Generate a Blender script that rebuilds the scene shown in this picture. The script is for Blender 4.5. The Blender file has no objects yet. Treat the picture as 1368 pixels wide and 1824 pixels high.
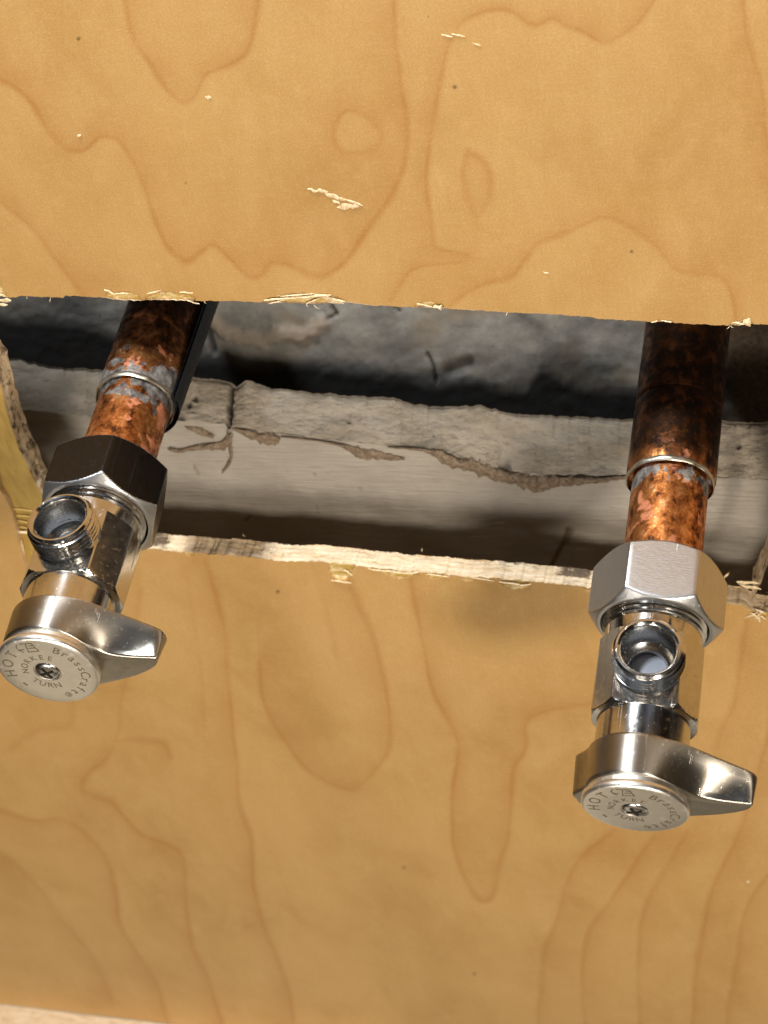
import bpy, bmesh, math, random
import numpy as np
from mathutils import Matrix, Vector

S = 0.001                      # everything below is laid out in millimetres
random.seed(5)
RNG = np.random.default_rng(7)

# ------------------------------------------------------------------ calibration of the view
F, CX, CY = 2900.0, 684.0, 912.0
def nrm(v):
    v = np.asarray(v, float); return v / np.linalg.norm(v)
d_ = nrm([1000, -4500, F])
h_ = np.array([8850, 700, -F]); h_ = nrm(h_ - d_ * np.dot(h_, d_))
v_ = np.cross(h_, d_)
DROOP = math.radians(10)
n_ = math.cos(DROOP) * d_ - math.sin(DROOP) * v_
u_ = math.cos(DROOP) * v_ + math.sin(DROOP) * d_
R = np.array([h_, n_, u_])                    # camera frame -> room frame (x along panel, y into wall, z up)
DW = R @ d_                                   # direction of the pipes into the wall
D = 249.8                                    # eye to panel, mm
CAM = np.array([95.0, -D, 240.0])             # eye position in the room
def ray(x, y):
    x = np.asarray(x, float); y = np.asarray(y, float)
    return np.stack([(x - CX) / F, (y - CY) / F, np.ones_like(x + y)], -1) @ R.T
def at(x, y, Y):
    """point of the plane at depth Y (mm behind the panel face) seen at photo position x, y"""
    r = ray(x, y)
    k = (D + np.asarray(Y, float)) / r[..., 1]
    return CAM + r * k[..., None]
def project(P):
    q = (np.asarray(P) - CAM) @ R
    return CX + F * q[..., 0] / q[..., 2], CY + F * q[..., 1] / q[..., 2]

# ------------------------------------------------------------------ camera, world, lamps, exposure
sc = bpy.context.scene
cam_d = bpy.data.cameras.new('camera'); cam = bpy.data.objects.new('camera', cam_d)
sc.collection.objects.link(cam); sc.camera = cam
cam_d.sensor_fit = 'VERTICAL'; cam_d.sensor_height = 24.0; cam_d.lens = 24.0 * F / 1824.0
cam_d.clip_start = 0.005; cam_d.clip_end = 20
M3 = np.stack([R[:, 0], -R[:, 1], -R[:, 2]], 1)
mw = Matrix([[*M3[i], CAM[i] * S] for i in range(3)] + [[0, 0, 0, 1]])
cam.matrix_world = mw
cam_d.dof.use_dof = True; cam_d.dof.focus_distance = 0.325; cam_d.dof.aperture_fstop = 22.0

w = bpy.data.worlds.new('World'); sc.world = w; w.use_nodes = True
nt = w.node_tree; nt.nodes.clear()
wo = nt.nodes.new('ShaderNodeOutputWorld'); wb = nt.nodes.new('ShaderNodeBackground')
tc = nt.nodes.new('ShaderNodeTexCoord'); sx = nt.nodes.new('ShaderNodeSeparateXYZ')
cr = nt.nodes.new('ShaderNodeValToRGB'); mr = nt.nodes.new('ShaderNodeMapRange')
nt.links.new(tc.outputs['Generated'], sx.inputs[0])
mr.inputs['From Min'].default_value = -1; mr.inputs['From Max'].default_value = 1
nt.links.new(sx.outputs['Z'], mr.inputs['Value']); nt.links.new(mr.outputs[0], cr.inputs[0])
e = cr.color_ramp.elements
e[0].position = 0.0; e[0].color = (0.95, 0.82, 0.62, 1)
e[1].position = 1.0; e[1].color = (0.12, 0.13, 0.15, 1)
for p, c in ((0.16, (0.80, 0.66, 0.46, 1)), (0.30, (0.34, 0.26, 0.17, 1)), (0.45, (0.20, 0.16, 0.12, 1)), (0.60, (0.22, 0.20, 0.18, 1)), (0.72, (0.035, 0.032, 0.03, 1)), (0.86, (0.03, 0.032, 0.036, 1)), (0.93, (0.26, 0.29, 0.34, 1))):
    k = e.new(p); k.color = c
# the side walls of the cabinet are darker than its open front
sd = nt.nodes.new('ShaderNodeMath'); sd.operation = 'ABSOLUTE'; nt.links.new(sx.outputs['X'], sd.inputs[0])
r2 = nt.nodes.new('ShaderNodeValToRGB'); nt.links.new(sd.outputs[0], r2.inputs[0])
q = r2.color_ramp.elements; q[0].position = .45; q[0].color = (1, 1, 1, 1); q[1].position = .75; q[1].color = (.30, .28, .26, 1)
mx = nt.nodes.new('ShaderNodeMix'); mx.data_type = 'RGBA'; mx.blend_type = 'MULTIPLY'; mx.inputs[0].default_value = 1
nt.links.new(cr.outputs[0], mx.inputs[6]); nt.links.new(r2.outputs[0], mx.inputs[7])
wn = nt.nodes.new('ShaderNodeTexNoise'); wn.inputs['Scale'].default_value = 2.6; wn.inputs['Detail'].default_value = 2; nt.links.new(tc.outputs['Generated'], wn.inputs['Vector'])
wr = nt.nodes.new('ShaderNodeValToRGB'); nt.links.new(wn.outputs['Fac'], wr.inputs[0])
q = wr.color_ramp.elements; q[0].position = .40; q[0].color = (.12, .12, .12, 1); q[1].position = .60; q[1].color = (1, 1, 1, 1)
m2 = nt.nodes.new('ShaderNodeMix'); m2.data_type = 'RGBA'; m2.blend_type = 'MULTIPLY'; m2.inputs[0].default_value = 1
nt.links.new(mx.outputs[2], m2.inputs[6]); nt.links.new(wr.outputs[0], m2.inputs[7]); mx = m2
wb.inputs['Strength'].default_value = 0.85
nt.links.new(mx.outputs[2], wb.inputs['Color']); nt.links.new(wb.outputs[0], wo.inputs['Surface'])

def lamp(name, pos, target, watts, color, size, size_y=None):
    ld = bpy.data.lights.new(name, 'AREA'); ld.energy = watts; ld.color = color
    ld.shape = 'RECTANGLE' if size_y else 'DISK'; ld.size = size * S
    if size_y: ld.size_y = size_y * S
    o = bpy.data.objects.new(name, ld); sc.collection.objects.link(o)
    o.location = Vector(pos) * S
    o.rotation_euler = (Vector(target) - Vector(pos)).to_track_quat('-Z', 'Y').to_euler()
    return o
# work light held low and to the right, a cool ceiling light up to the left
lamp('work_lamp', (400, -660, 285), (0, 0, -110), 4.1, (1.0, 0.90, 0.76), 115)
lamp('ceiling_light', (-90, -48, 440), (0, -30, -40), 2.9, (0.88, 0.94, 1.0), 70, 34)
lamp('fill_light', (-100, -1000, 60), (0, 0, -180), 5.3, (1.0, 0.92, 0.82), 420)  # added soft frontal fill with no visible source, lifts the shadows

sc.view_settings.view_transform = 'Standard'; sc.view_settings.look = 'None'
sc.view_settings.gamma = 1.0; sc.view_settings.exposure = 0.0
sc.render.engine = 'CYCLES'
try:
    sc.cycles.use_denoising = True
    sc.cycles.max_bounces = 8
except Exception: pass

# ------------------------------------------------------------------ helpers
def mesh_np(name, V, faces, mat, parent=None, smooth=True, sharp=None, loc=None, attrs=None):
    V = np.asarray(V, float) * S
    me = bpy.data.meshes.new(name)
    if isinstance(faces, np.ndarray):
        nf = len(faces); k = faces.shape[1]
        me.vertices.add(len(V)); me.vertices.foreach_set('co', V.astype(np.float32).ravel())
        me.loops.add(nf * k); me.loops.foreach_set('vertex_index', faces.astype(np.int32).ravel())
        me.polygons.add(nf); me.polygons.foreach_set('loop_start', (np.arange(nf) * k).astype(np.int32))
        me.update(calc_edges=True)
    else:
        me.from_pydata([tuple(p) for p in V], [], [tuple(f) for f in faces]); me.update()
    me.validate()
    if smooth:
        me.polygons.foreach_set('use_smooth', [True] * len(me.polygons))
        if sharp: me.set_sharp_from_angle(angle=math.radians(sharp))
    if attrs:
        for an, av in attrs.items():
            a = me.attributes.new(an, 'FLOAT', 'POINT'); a.data.foreach_set('value', np.asarray(av, np.float32))
    if mat: me.materials.append(mat)
    o = bpy.data.objects.new(name, me); sc.collection.objects.link(o)
    if parent: o.parent = parent
    return o
def grid_faces(nr, nc, wrap=False, flip=False):
    r = np.arange(nr - 1)[:, None]; c = np.arange(nc if wrap else nc - 1)[None, :]
    a = r * nc + c; b = r * nc + (c + 1) % nc; c2 = (r + 1) * nc + (c + 1) % nc; d2 = (r + 1) * nc + c
    f = np.stack([a, b, c2, d2], -1).reshape(-1, 4)
    return f[:, ::-1] if flip else f
def empty(name, label, cat, mat4=None, group=None):
    o = bpy.data.objects.new(name, None); sc.collection.objects.link(o)
    o.empty_display_size = 0.01
    if mat4 is not None: o.matrix_world = mat4
    o['label'] = label; o['category'] = cat
    if group: o['group'] = group
    return o
def vnoise(x, y, seed=0):
    """smooth 2-D value noise, -1..1"""
    r = np.random.default_rng(seed).uniform(-1, 1, (256, 256))
    xi = np.floor(x).astype(int); yi = np.floor(y).astype(int); fx = x - xi; fy = y - yi
    fx = fx * fx * (3 - 2 * fx); fy = fy * fy * (3 - 2 * fy)
    g = lambda i, j: r[i % 256, j % 256]
    return (g(xi, yi) * (1 - fx) + g(xi + 1, yi) * fx) * (1 - fy) + (g(xi, yi + 1) * (1 - fx) + g(xi + 1, yi + 1) * fx) * fy
def fbm(x, y, octv=4, seed=0):
    s = 0; a = 1; t = 0
    for i in range(octv):
        s = s + a * vnoise(x * 2 ** i + 17.3 * i, y * 2 ** i + 5.1 * i, seed + i); t += a; a *= .5
    return s / t
def interp(poly, x):
    p = np.array(poly, float); return np.interp(x, p[:, 0], p[:, 1])
def catmull(pts, n=8, closed=False):
    p = np.array(pts, float); out = []
    m = len(p)
    for i in range(m if closed else m - 1):
        if closed: p0, p1, p2, p3 = p[(i - 1) % m], p[i], p[(i + 1) % m], p[(i + 2) % m]
        else: p0, p1, p2, p3 = p[max(i - 1, 0)], p[i], p[i + 1], p[min(i + 2, m - 1)]
        for t in np.linspace(0, 1, n, endpoint=False):
            out.append(.5 * ((2 * p1) + (-p0 + p2) * t + (2 * p0 - 5 * p1 + 4 * p2 - p3) * t * t + (-p0 + 3 * p1 - 3 * p2 + p3) * t ** 3))
    if not closed: out.append(p[-1])
    return np.array(out)

# ---- materials
class NM:
    def __init__(s, name):
        s.m = bpy.data.materials.new(name); s.m.use_nodes = True
        s.t = s.m.node_tree; s.b = s.t.nodes['Principled BSDF']
        s.co = s.n('ShaderNodeTexCoord').outputs['Object']
    def n(s, k, **kw):
        x = s.t.nodes.new(k)
        for a, b in kw.items(): setattr(x, a, b)
        return x
    def L(s, a, b): s.t.links.new(a, b)
    def mapped(s, scale=(1, 1, 1), loc=(0, 0, 0), rot=(0, 0, 0)):
        m = s.n('ShaderNodeMapping'); m.inputs['Scale'].default_value = scale; m.inputs['Location'].default_value = loc
        m.inputs['Rotation'].default_value = rot
        s.L(s.co, m.inputs['Vector']); return m.outputs[0]
    def noise(s, per_mm, detail=3, rough=.55, vec=None, dist=0, off=None):
        x = s.n('ShaderNodeTexNoise'); x.inputs['Scale'].default_value = per_mm / S
        x.inputs['Detail'].default_value = detail; x.inputs['Roughness'].default_value = rough; x.inputs['Distortion'].default_value = dist
        s.L(vec if vec is not None else s.co, x.inputs['Vector']); return x.outputs['Fac']
    def ramp(s, fac, stops, interp='LINEAR'):
        r = s.n('ShaderNodeValToRGB'); r.color_ramp.interpolation = interp; e = r.color_ramp.elements
        while len(e) < len(stops): e.new(0.5)
        for k, (p, c) in zip(e, stops):
            k.position = p; k.color = (*c, 1) if isinstance(c, (tuple, list)) else (c, c, c, 1)
        s.L(fac, r.inputs[0]); return r.outputs[0]
    def mix(s, fac, a, b, blend='MIX'):
        x = s.n('ShaderNodeMix', data_type='RGBA', blend_type=blend)
        for i, v in ((0, fac), (6, a), (7, b)):
            if isinstance(v, (int, float)): x.inputs[i].default_value = v if i == 0 else (v, v, v, 1)
            elif isinstance(v, tuple): x.inputs[i].default_value = (*v, 1)
            else: s.L(v, x.inputs[i])
        return x.outputs[2]
    def math(s, op, a, b=0.0):
        x = s.n('ShaderNodeMath', operation=op)
        for i, v in enumerate((a, b)):
            if isinstance(v, (int, float)): x.inputs[i].default_value = v
            else: s.L(v, x.inputs[i])
        return x.outputs[0]
    def attr(s, name): return s.n('ShaderNodeAttribute', attribute_name=name).outputs['Fac']
    def bump(s, h, strength, dist_mm):
        x = s.n('ShaderNodeBump'); x.inputs['Strength'].default_value = strength; x.inputs['Distance'].default_value = dist_mm * S
        s.L(h, x.inputs['Height'])
        if s.b.inputs['Normal'].links: s.L(s.b.inputs['Normal'].links[0].from_socket, x.inputs['Normal'])
        s.L(x.outputs[0], s.b.inputs['Normal'])
    def set(s, **kw):
        for k, v in kw.items():
            i = s.b.inputs[k]
            if isinstance(v, (int, float)): i.default_value = v
            elif isinstance(v, tuple): i.default_value = (*v, 1)
            else: s.L(v, i)

def mat_wood():
    m = NM('maple_veneer')
    big = m.noise(.022, 3, .5)
    fib = m.noise(1.6, 4, .6, m.mapped((1, 1, .06)))
    fleck = m.noise(.5, 3, .7, m.mapped((1.0, 1, .35)))
    cross = m.noise(.25, 4, .6, m.mapped((.10, 1, 1.5)))
    mid = m.noise(.075, 4, .6, m.mapped((1, 1, .6), loc=(.4, .2, .1)), dist=.4)
    base = m.mix(m.ramp(mid, [(.36, 0.0), (.66, .75)]), m.ramp(big, [(.35, (.435, .238, .068)), (.62, (.53, .31, .102))]), (.57, .348, .128))
    base = m.mix(m.ramp(fib, [(.35, 0.0), (.7, .26)]), base, (.47, .27, .085))
    base = m.mix(m.ramp(cross, [(.42, 0.0), (.72, .20)]), base, (.52, .31, .115))
    base = m.mix(m.ramp(fleck, [(.50, 0.0), (.78, .20)]), base, (.66, .43, .18))
    g = m.math('MINIMUM', m.math('MULTIPLY', m.attr('grain'), 1.2), 1.0)
    base = m.mix(g, base, (.37, .150, .028))
    pores = m.noise(1.5, 5, .8, m.mapped((1, 1, .22))); silk = m.noise(.9, 3, .7, m.mapped((.3, 1, 1.2)))
    base = m.mix(m.ramp(pores, [(.50, 0.0), (.66, .24)]), base, (.40, .215, .06))
    base = m.mix(m.ramp(silk, [(.50, 0.0), (.68, .12)]), base, (.70, .46, .19))
    hf = m.noise(2.6, 3, .8)
    base = m.mix(m.ramp(hf, [(.42, .26), (.52, 0.0)]), base, (.38, .205, .065))
    base = m.mix(m.ramp(hf, [(.52, 0.0), (.64, .22)]), base, (.74, .52, .25))
    base = m.mix(m.attr('dot'), base, (.06, .035, .015))
    torn = m.attr('torn')
    tcol = m.ramp(m.noise(1.1, 4, .7, m.mapped((.25, 1, 1))), [(.35, (.44, .28, .055)), (.5, (.58, .40, .12)), (.62, (.86, .70, .42))])
    base = m.mix(torn, base, tcol)
    m.set(**{'Base Color': base, 'Roughness': m.ramp(fleck, [(.3, .36), (.7, .50)]), 'Specular IOR Level': .38, 'Coat Weight': .0})
    m.bump(fib, .08, .05); m.bump(m.attr('torn'), .5, -.35)
    m.bump(m.noise(2.4, 2, .6), .10, .06)
    return m.m
def mat_cut():
    m = NM('raw_plywood_edge')
    f = m.noise(.8, 5, .75, m.mapped((.20, 1.1, .3), loc=(.2, .1, 0)))
    fine = m.noise(2.2, 4, .75, m.mapped((.22, 1.6, .4)))
    col = m.ramp(f, [(.30, (.50, .31, .14)), (.42, (.78, .57, .34)), (.58, (.92, .73, .50))])
    col = m.mix(m.ramp(fine, [(.30, .55), (.46, 0.0)]), col, (.30, .17, .07))
    ply = m.attr('ply')                       # 0 front .. 1 back
    lines = m.math('ABSOLUTE', m.math('SUBTRACT', m.math('FRACT', m.math('ADD', m.math('MULTIPLY', ply, 4.0), m.math('MULTIPLY', f, .9))), .5))
    col = m.mix(m.ramp(lines, [(.0, .60), (.10, 0.0)]), col, (.42, .25, .10))
    sn = m.noise(.55, 5, .75, m.mapped((.5, 1, 1)))
    col = m.mix(m.ramp(m.math('ADD', m.math('MULTIPLY', m.attr('stain'), .42), sn), [(.64, 0.0), (.80, .9)]), col, (.085, .052, .030))
    col = m.mix(m.attr('yellow'), col, (.50, .33, .07))
    m.set(**{'Base Color': col, 'Roughness': .75, 'Specular IOR Level': .2})
    m.bump(f, .5, .35); m.bump(fine, .45, .18)
    return m.m
def mat_inner():
    m = NM('glued_inner_ply')
    f = m.noise(.5, 4, .6, m.mapped((1, 1, .3)))
    col = m.ramp(f, [(.3, (.36, .22, .045)), (.7, (.52, .34, .085))])
    m.set(**{'Base Color': col, 'Roughness': .55}); m.bump(f, .3, .3)
    return m.m
def mat_splinter():
    m = NM('fresh_splinter')
    f = m.noise(1.5, 3, .6)
    m.set(**{'Base Color': m.ramp(f, [(.3, (.55, .37, .15)), (.6, (.86, .70, .46))]), 'Roughness': .6})
    return m.m
def mat_concrete():
    m = NM('grey_render')
    a = m.noise(.09, 5, .65); b = m.noise(.7, 5, .7); c = m.noise(.05, 2, .5, m.mapped(loc=(.3, .2, .1)))
    col = m.ramp(a, [(.32, (.13, .125, .115)), (.5, (.20, .192, .176)), (.68, (.29, .275, .245))])
    col = m.mix(m.ramp(b, [(.30, .5), (.42, 0.0)]), col, (.10, .098, .09))
    col = m.mix(m.ramp(c, [(.54, 0.0), (.66, .55)]), col, (.20, .155, .105))
    col = m.mix(m.attr('pale'), col, (.36, .29, .23))
    col = m.mix(m.attr('brown'), col, m.ramp(b, [(.3, (.07, .045, .028)), (.6, (.24, .17, .11))]))
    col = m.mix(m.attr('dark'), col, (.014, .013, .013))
    m.set(**{'Base Color': col, 'Roughness': .85, 'Specular IOR Level': .3})
    m.bump(m.noise(1.1, 4, .7), .45, .25)
    return m.m
def mat_ledge():
    m = NM('rough_plaster_ledge')
    a = m.noise(.12, 4, .6, m.mapped((.5, 1, 1))); b = m.noise(.9, 5, .7, m.mapped((.45, 1, 1.3)))
    col = m.ramp(a, [(.3, (.36, .30, .22)), (.55, (.50, .43, .34)), (.72, (.63, .56, .46))])
    col = m.mix(m.ramp(b, [(.32, .6), (.42, 0.0)]), col, (.20, .15, .10))
    col = m.mix(m.attr('dark'), col, (.04, .03, .022))
    m.set(**{'Base Color': col, 'Roughness': .85}); m.bump(b, 1.0, 1.0); m.bump(m.noise(2.6, 3, .7), .5, .3)
    return m.m
def mat_painted():
    m = NM('grey_painted_board')
    wv = m.noise(.55, 4, .6, m.mapped((.16, 1, 1.9)), dist=.6)
    a = m.noise(.05, 3, .5)
    col = m.ramp(a, [(.3, (.36, .32, .265)), (.7, (.47, .425, .365))])
    col = m.mix(m.attr('dark'), col, (.12, .066, .03))
    m.set(**{'Base Color': col, 'Roughness': .55, 'Specular IOR Level': .4})
    m.bump(wv, .75, .8); m.bump(m.noise(1.2, 3, .6), .4, .3)
    return m.m
def mat_mortar():
    m = NM('brown_glue_drip')
    b = m.noise(.8, 5, .7)
    m.set(**{'Base Color': m.ramp(b, [(.3, (.15, .10, .06)), (.5, (.28, .20, .13)), (.68, (.42, .34, .25))]), 'Roughness': .7})
    m.bump(b, 1.0, .9)
    return m.m
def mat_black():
    m = NM('gap_shade_black'); b = m.noise(.3, 4, .6)
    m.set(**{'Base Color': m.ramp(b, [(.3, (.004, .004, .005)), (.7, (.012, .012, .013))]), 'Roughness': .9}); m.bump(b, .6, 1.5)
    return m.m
def mat_metal(name, col, rough, brushed=0.0, scratch=.15, rough2=None, dark=None, aniso_scale=(1, 1, 1), aniso=0.0, spots=.5):
    m = NM(name)
    n1 = m.noise(.5, 4, .6); n2 = m.noise(1.5, 3, .7, m.mapped(aniso_scale))
    c = m.mix(m.ramp(n1, [(.45, 0.0), (.7, .35)]), col, tuple(x * .8 for x in col))
    if dark: c = m.mix(m.ramp(m.noise(1.3, 4, .7), [(.60, 0.0), (.68, .8)]), c, dark)
    m.set(**{'Base Color': c, 'Metallic': 1.0, 'Roughness': m.ramp(n1, [(.3, rough), (.7, rough2 or rough * 1.5)])})
    sp = m.math('MULTIPLY', m.ramp(m.noise(.9, 3, .6), [(.60, 0.0), (.66, 1.0)]), spots)
    r0 = m.b.inputs['Roughness'].links[0].from_socket
    m.set(Roughness=m.math('ADD', r0, m.math('MULTIPLY', sp, .22)))
    if aniso:
        m.set(Anisotropic=aniso)
        tg = m.n('ShaderNodeTangent', direction_type='RADIAL', axis='Z'); m.L(tg.outputs[0], m.b.inputs['Tangent']); m.b.inputs['Anisotropic Rotation'].default_value = .25
    if brushed: m.bump(n2, brushed, .05)
    # fine scratches
    sv = m.noise(.8, 2, .5, m.mapped((1, 1, .04), rot=(.5, .3, .6)))
    m.bump(m.ramp(sv, [(.66, 0.0), (.685, 1.0), (.70, 0.0)]), scratch, .05)
    return m.m
def mat_copper(name, off, darkz, blotz, gw, cover):
    """darkz = (z where fully tarnished, z where bright) along the pipe, mm; blotz = centre of grey flux patch"""
    m = NM(name)
    loc = (off, off * .7, off * .3)
    s = m.n('ShaderNodeSeparateXYZ'); m.L(m.co, s.inputs[0])
    z = m.math('DIVIDE', s.outputs['Z'], S)
    a = m.noise(.17, 5, .62, m.mapped(loc=loc), dist=.8); b = m.noise(.40, 6, .68, m.mapped((1, 1, .8), loc=loc), dist=.15); c = m.noise(.16, 5, .6, m.mapped(loc=(off + .5, 0, 0)), dist=.25)
    mr_ = m.n('ShaderNodeMapRange'); mr_.inputs['From Min'].default_value = darkz[0]; mr_.inputs['From Max'].default_value = darkz[1]
    m.L(z, mr_.inputs['Value'])
    t = m.math('ADD', mr_.outputs[0], m.math('MULTIPLY', m.math('SUBTRACT', a, .5), 1.5))
    bright = m.ramp(b, [(.38, (.07, .022, .008)), (.47, (.36, .115, .028)), (.56, (.62, .24, .07)), (.64, (.85, .42, .18))])
    tarn = m.ramp(b, [(.36, (.014, .009, .006)), (.50, (.050, .020, .009)), (.64, (.20, .065, .018))])
    col = m.mix(m.ramp(t, [(.25, 0.0), (.75, 1.0)]), tarn, bright)
    # matte salmon paint-like oxide patches
    sal = m.ramp(c, [(.575, 0.0), (.63, .85)])
    sal = m.math('MULTIPLY', sal, m.ramp(mr_.outputs[0], [(.15, 0.0), (.5, 1.0)]))
    col = m.mix(sal, col, (.60, .21, .105))
    # grey flux / solder smear
    g = m.math('SUBTRACT', 1.0, m.math('DIVIDE', m.math('ABSOLUTE', m.math('SUBTRACT', z, blotz)), gw))
    g = m.math('ADD', g, m.math('MULTIPLY', m.math('SUBTRACT', a, cover), 5.5))
    gm = m.ramp(g, [(.28, 0.0), (.36, 1.0)])
    gcol = m.ramp(b, [(.38, (.05, .042, .036)), (.5, (.19, .165, .145)), (.65, (.42, .39, .35))])
    col = m.mix(gm, col, gcol)
    met = m.math('MULTIPLY', m.math('SUBTRACT', 1.0, sal), .92)
    met = m.math('MULTIPLY', met, m.math('SUBTRACT', 1.0, m.math('MULTIPLY', gm, .55)))
    m.set(**{'Base Color': col, 'Metallic': met, 'Roughness': m.ramp(b, [(.35, .60), (.6, .34)])})
    m.bump(b, .55, .3); m.bump(m.noise(1.6, 3, .6, m.mapped((1, 1, .05))), .25, .1); m.bump(m.noise(1.8, 4, .7, m.mapped(loc=loc)), .3, .15)
    return m.m

WOOD, CUT, INNER, SPLINT = mat_wood(), mat_cut(), mat_inner(), mat_splinter()
CONC, LEDGE, PAINT, MORTAR, BLACK = mat_concrete(), mat_ledge(), mat_painted(), mat_mortar(), mat_black()
CHROME = mat_metal('polished_chrome', (.62, .60, .57), .12, scratch=.3, rough2=.2, aniso=.5)
NUTM = mat_metal('brushed_chrome', (.62, .61, .60), .37, brushed=1.0, scratch=.5, rough2=.40, aniso_scale=(.35, .35, 2.0), spots=.15)
SATIN = mat_metal('satin_nickel', (.47, .43, .37), .33, scratch=.3, rough2=.37, aniso=.85)
NUTD = mat_metal('dark_reflection_chrome', (.045, .043, .044), .30, brushed=.5, scratch=.8, rough2=.38)
BORE = mat_metal('bore_metal', (.40, .385, .36), .22, scratch=.3, rough2=.3)
CAPM = mat_metal('cap_nickel', (.90, .85, .76), .33, scratch=.15, rough2=.38)
ENGRAVE_SHADE = mat_metal('engraved_shade', (.27, .23, .17), .45)
SCREW = mat_metal('screw_steel', (.55, .54, .52), .16)
SLOTM = mat_metal('screw_slot_shade', (.05, .045, .04), .4)
SOLDER = mat_metal('tarnished_solder', (.72, .66, .54), .30, brushed=.6, dark=(.20, .15, .10))
MATT = NM('matt_black'); MATT.set(**{'Base Color': (.010, .012, .016), 'Roughness': .75}); MATT.bump(MATT.noise(.8, 5, .7), .9, .6); MATT = MATT.m
WASH = NM('grey_rubber_seat'); WASH.set(**{'Base Color': (.25, .26, .29), 'Roughness': .5}); WASH = WASH.m

# ------------------------------------------------------------------ the plywood back panel
E_UP = [(-900, 520), (-60, 524), (0, 527), (26, 530), (40, 527), (112, 530), (116, 526), (190, 530), (205, 534), (340, 535), (470, 538), (560, 541), (615, 538), (660, 544), (760, 547),
        (840, 552), (940, 558), (1000, 560), (1080, 568), (1170, 573), (1240, 577), (1315, 580), (1340, 577), (1368, 578), (1420, 583), (2300, 640)]
E_LO = [(-900, 560), (-60, 600), (-30, 760), (0, 872), (12, 892), (22, 912), (33, 965), (45, 1005), (52, 1045), (60, 1078), (78, 1082), (100, 1050), (140, 1000), (180, 975), (240, 974), (330, 984), (430, 990), (500, 999),
        (580, 1001), (640, 1008), (690, 1014), (760, 1020), (830, 1026), (890, 1030), (960, 1037), (1050, 1046), (1150, 1058), (1290, 1074), (1325, 1078), (1345, 1090), (1368, 1092), (1400, 1100), (1440, 1040), (1460, 800), (1480, 640), (2300, 680)]
def E_BOT(x): return 1788 + 0.118 * x
GU = [  # (points, strength, soft-side width px, side) - growth ring lines of the rotary-cut veneer
    ([(215, -40), (235, 55), (265, 110), (290, 150), (322, 180), (345, 172), (370, 132), (410, 115), (440, 92), (455, 40), (462, -40)], .55, 60, 1),
    ([(-60, 110), (0, 140), (50, 175), (90, 235), (120, 265), (150, 268), (175, 245), (205, 245), (230, 275), (255, 330), (280, 400), (300, 440), (330, 465), (355, 450), (380, 435), (410, 460), (445, 495), (465, 490), (480, 470),
      (510, 470), (560, 492), (590, 485), (625, 455), (660, 400), (700, 340), (722, 280), (726, 220), (715, 150), (703, 60), (700, -40)], .60, 55, 1),
    ([(-60, 300), (0, 360), (60, 410), (100, 460), (130, 500), (155, 530)], .5, 40, 1),
    ([(605, 205), (625, 195), (655, 210), (678, 240), (665, 265), (620, 275), (597, 260), (595, 230), (605, 205)], .50, 45, 1),
    ([(1180, -40), (1165, 0), (1140, 35), (1110, 60), (1075, 76), (1040, 55), (1010, 45), (985, 32), (950, 46), (910, 20), (870, 18), (835, 30), (815, 50), (795, 90), (783, 150), (770, 220), (760, 300), (760, 350), (770, 410), (775, 440), (800, 449), (835, 455)], .62, 40, -1),
    ([(840, 458), (820, 468), (770, 472), (735, 482), (715, 505), (695, 535)], .45, 25, -1),
    ([(800, 545), (820, 528), (860, 505), (910, 490), (940, 455), (960, 430), (1000, 418), (1070, 388), (1110, 396), (1160, 430), (1200, 475), (1240, 485), (1285, 495), (1305, 530), (1313, 580)], .50, 55, 1),
    ([(835, 270), (860, 285), (872, 310), (870, 350), (850, 385), (835, 360), (825, 320), (828, 290), (835, 270)], .45, 22, -1),
    ([(1322, -40), (1328, 50), (1340, 100), (1355, 160), (1364, 230), (1380, 320)], .55, 35, -1),
    ([(850, 385), (846, 400), (860, 410), (890, 425)], .25, 10, 1),
]
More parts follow.
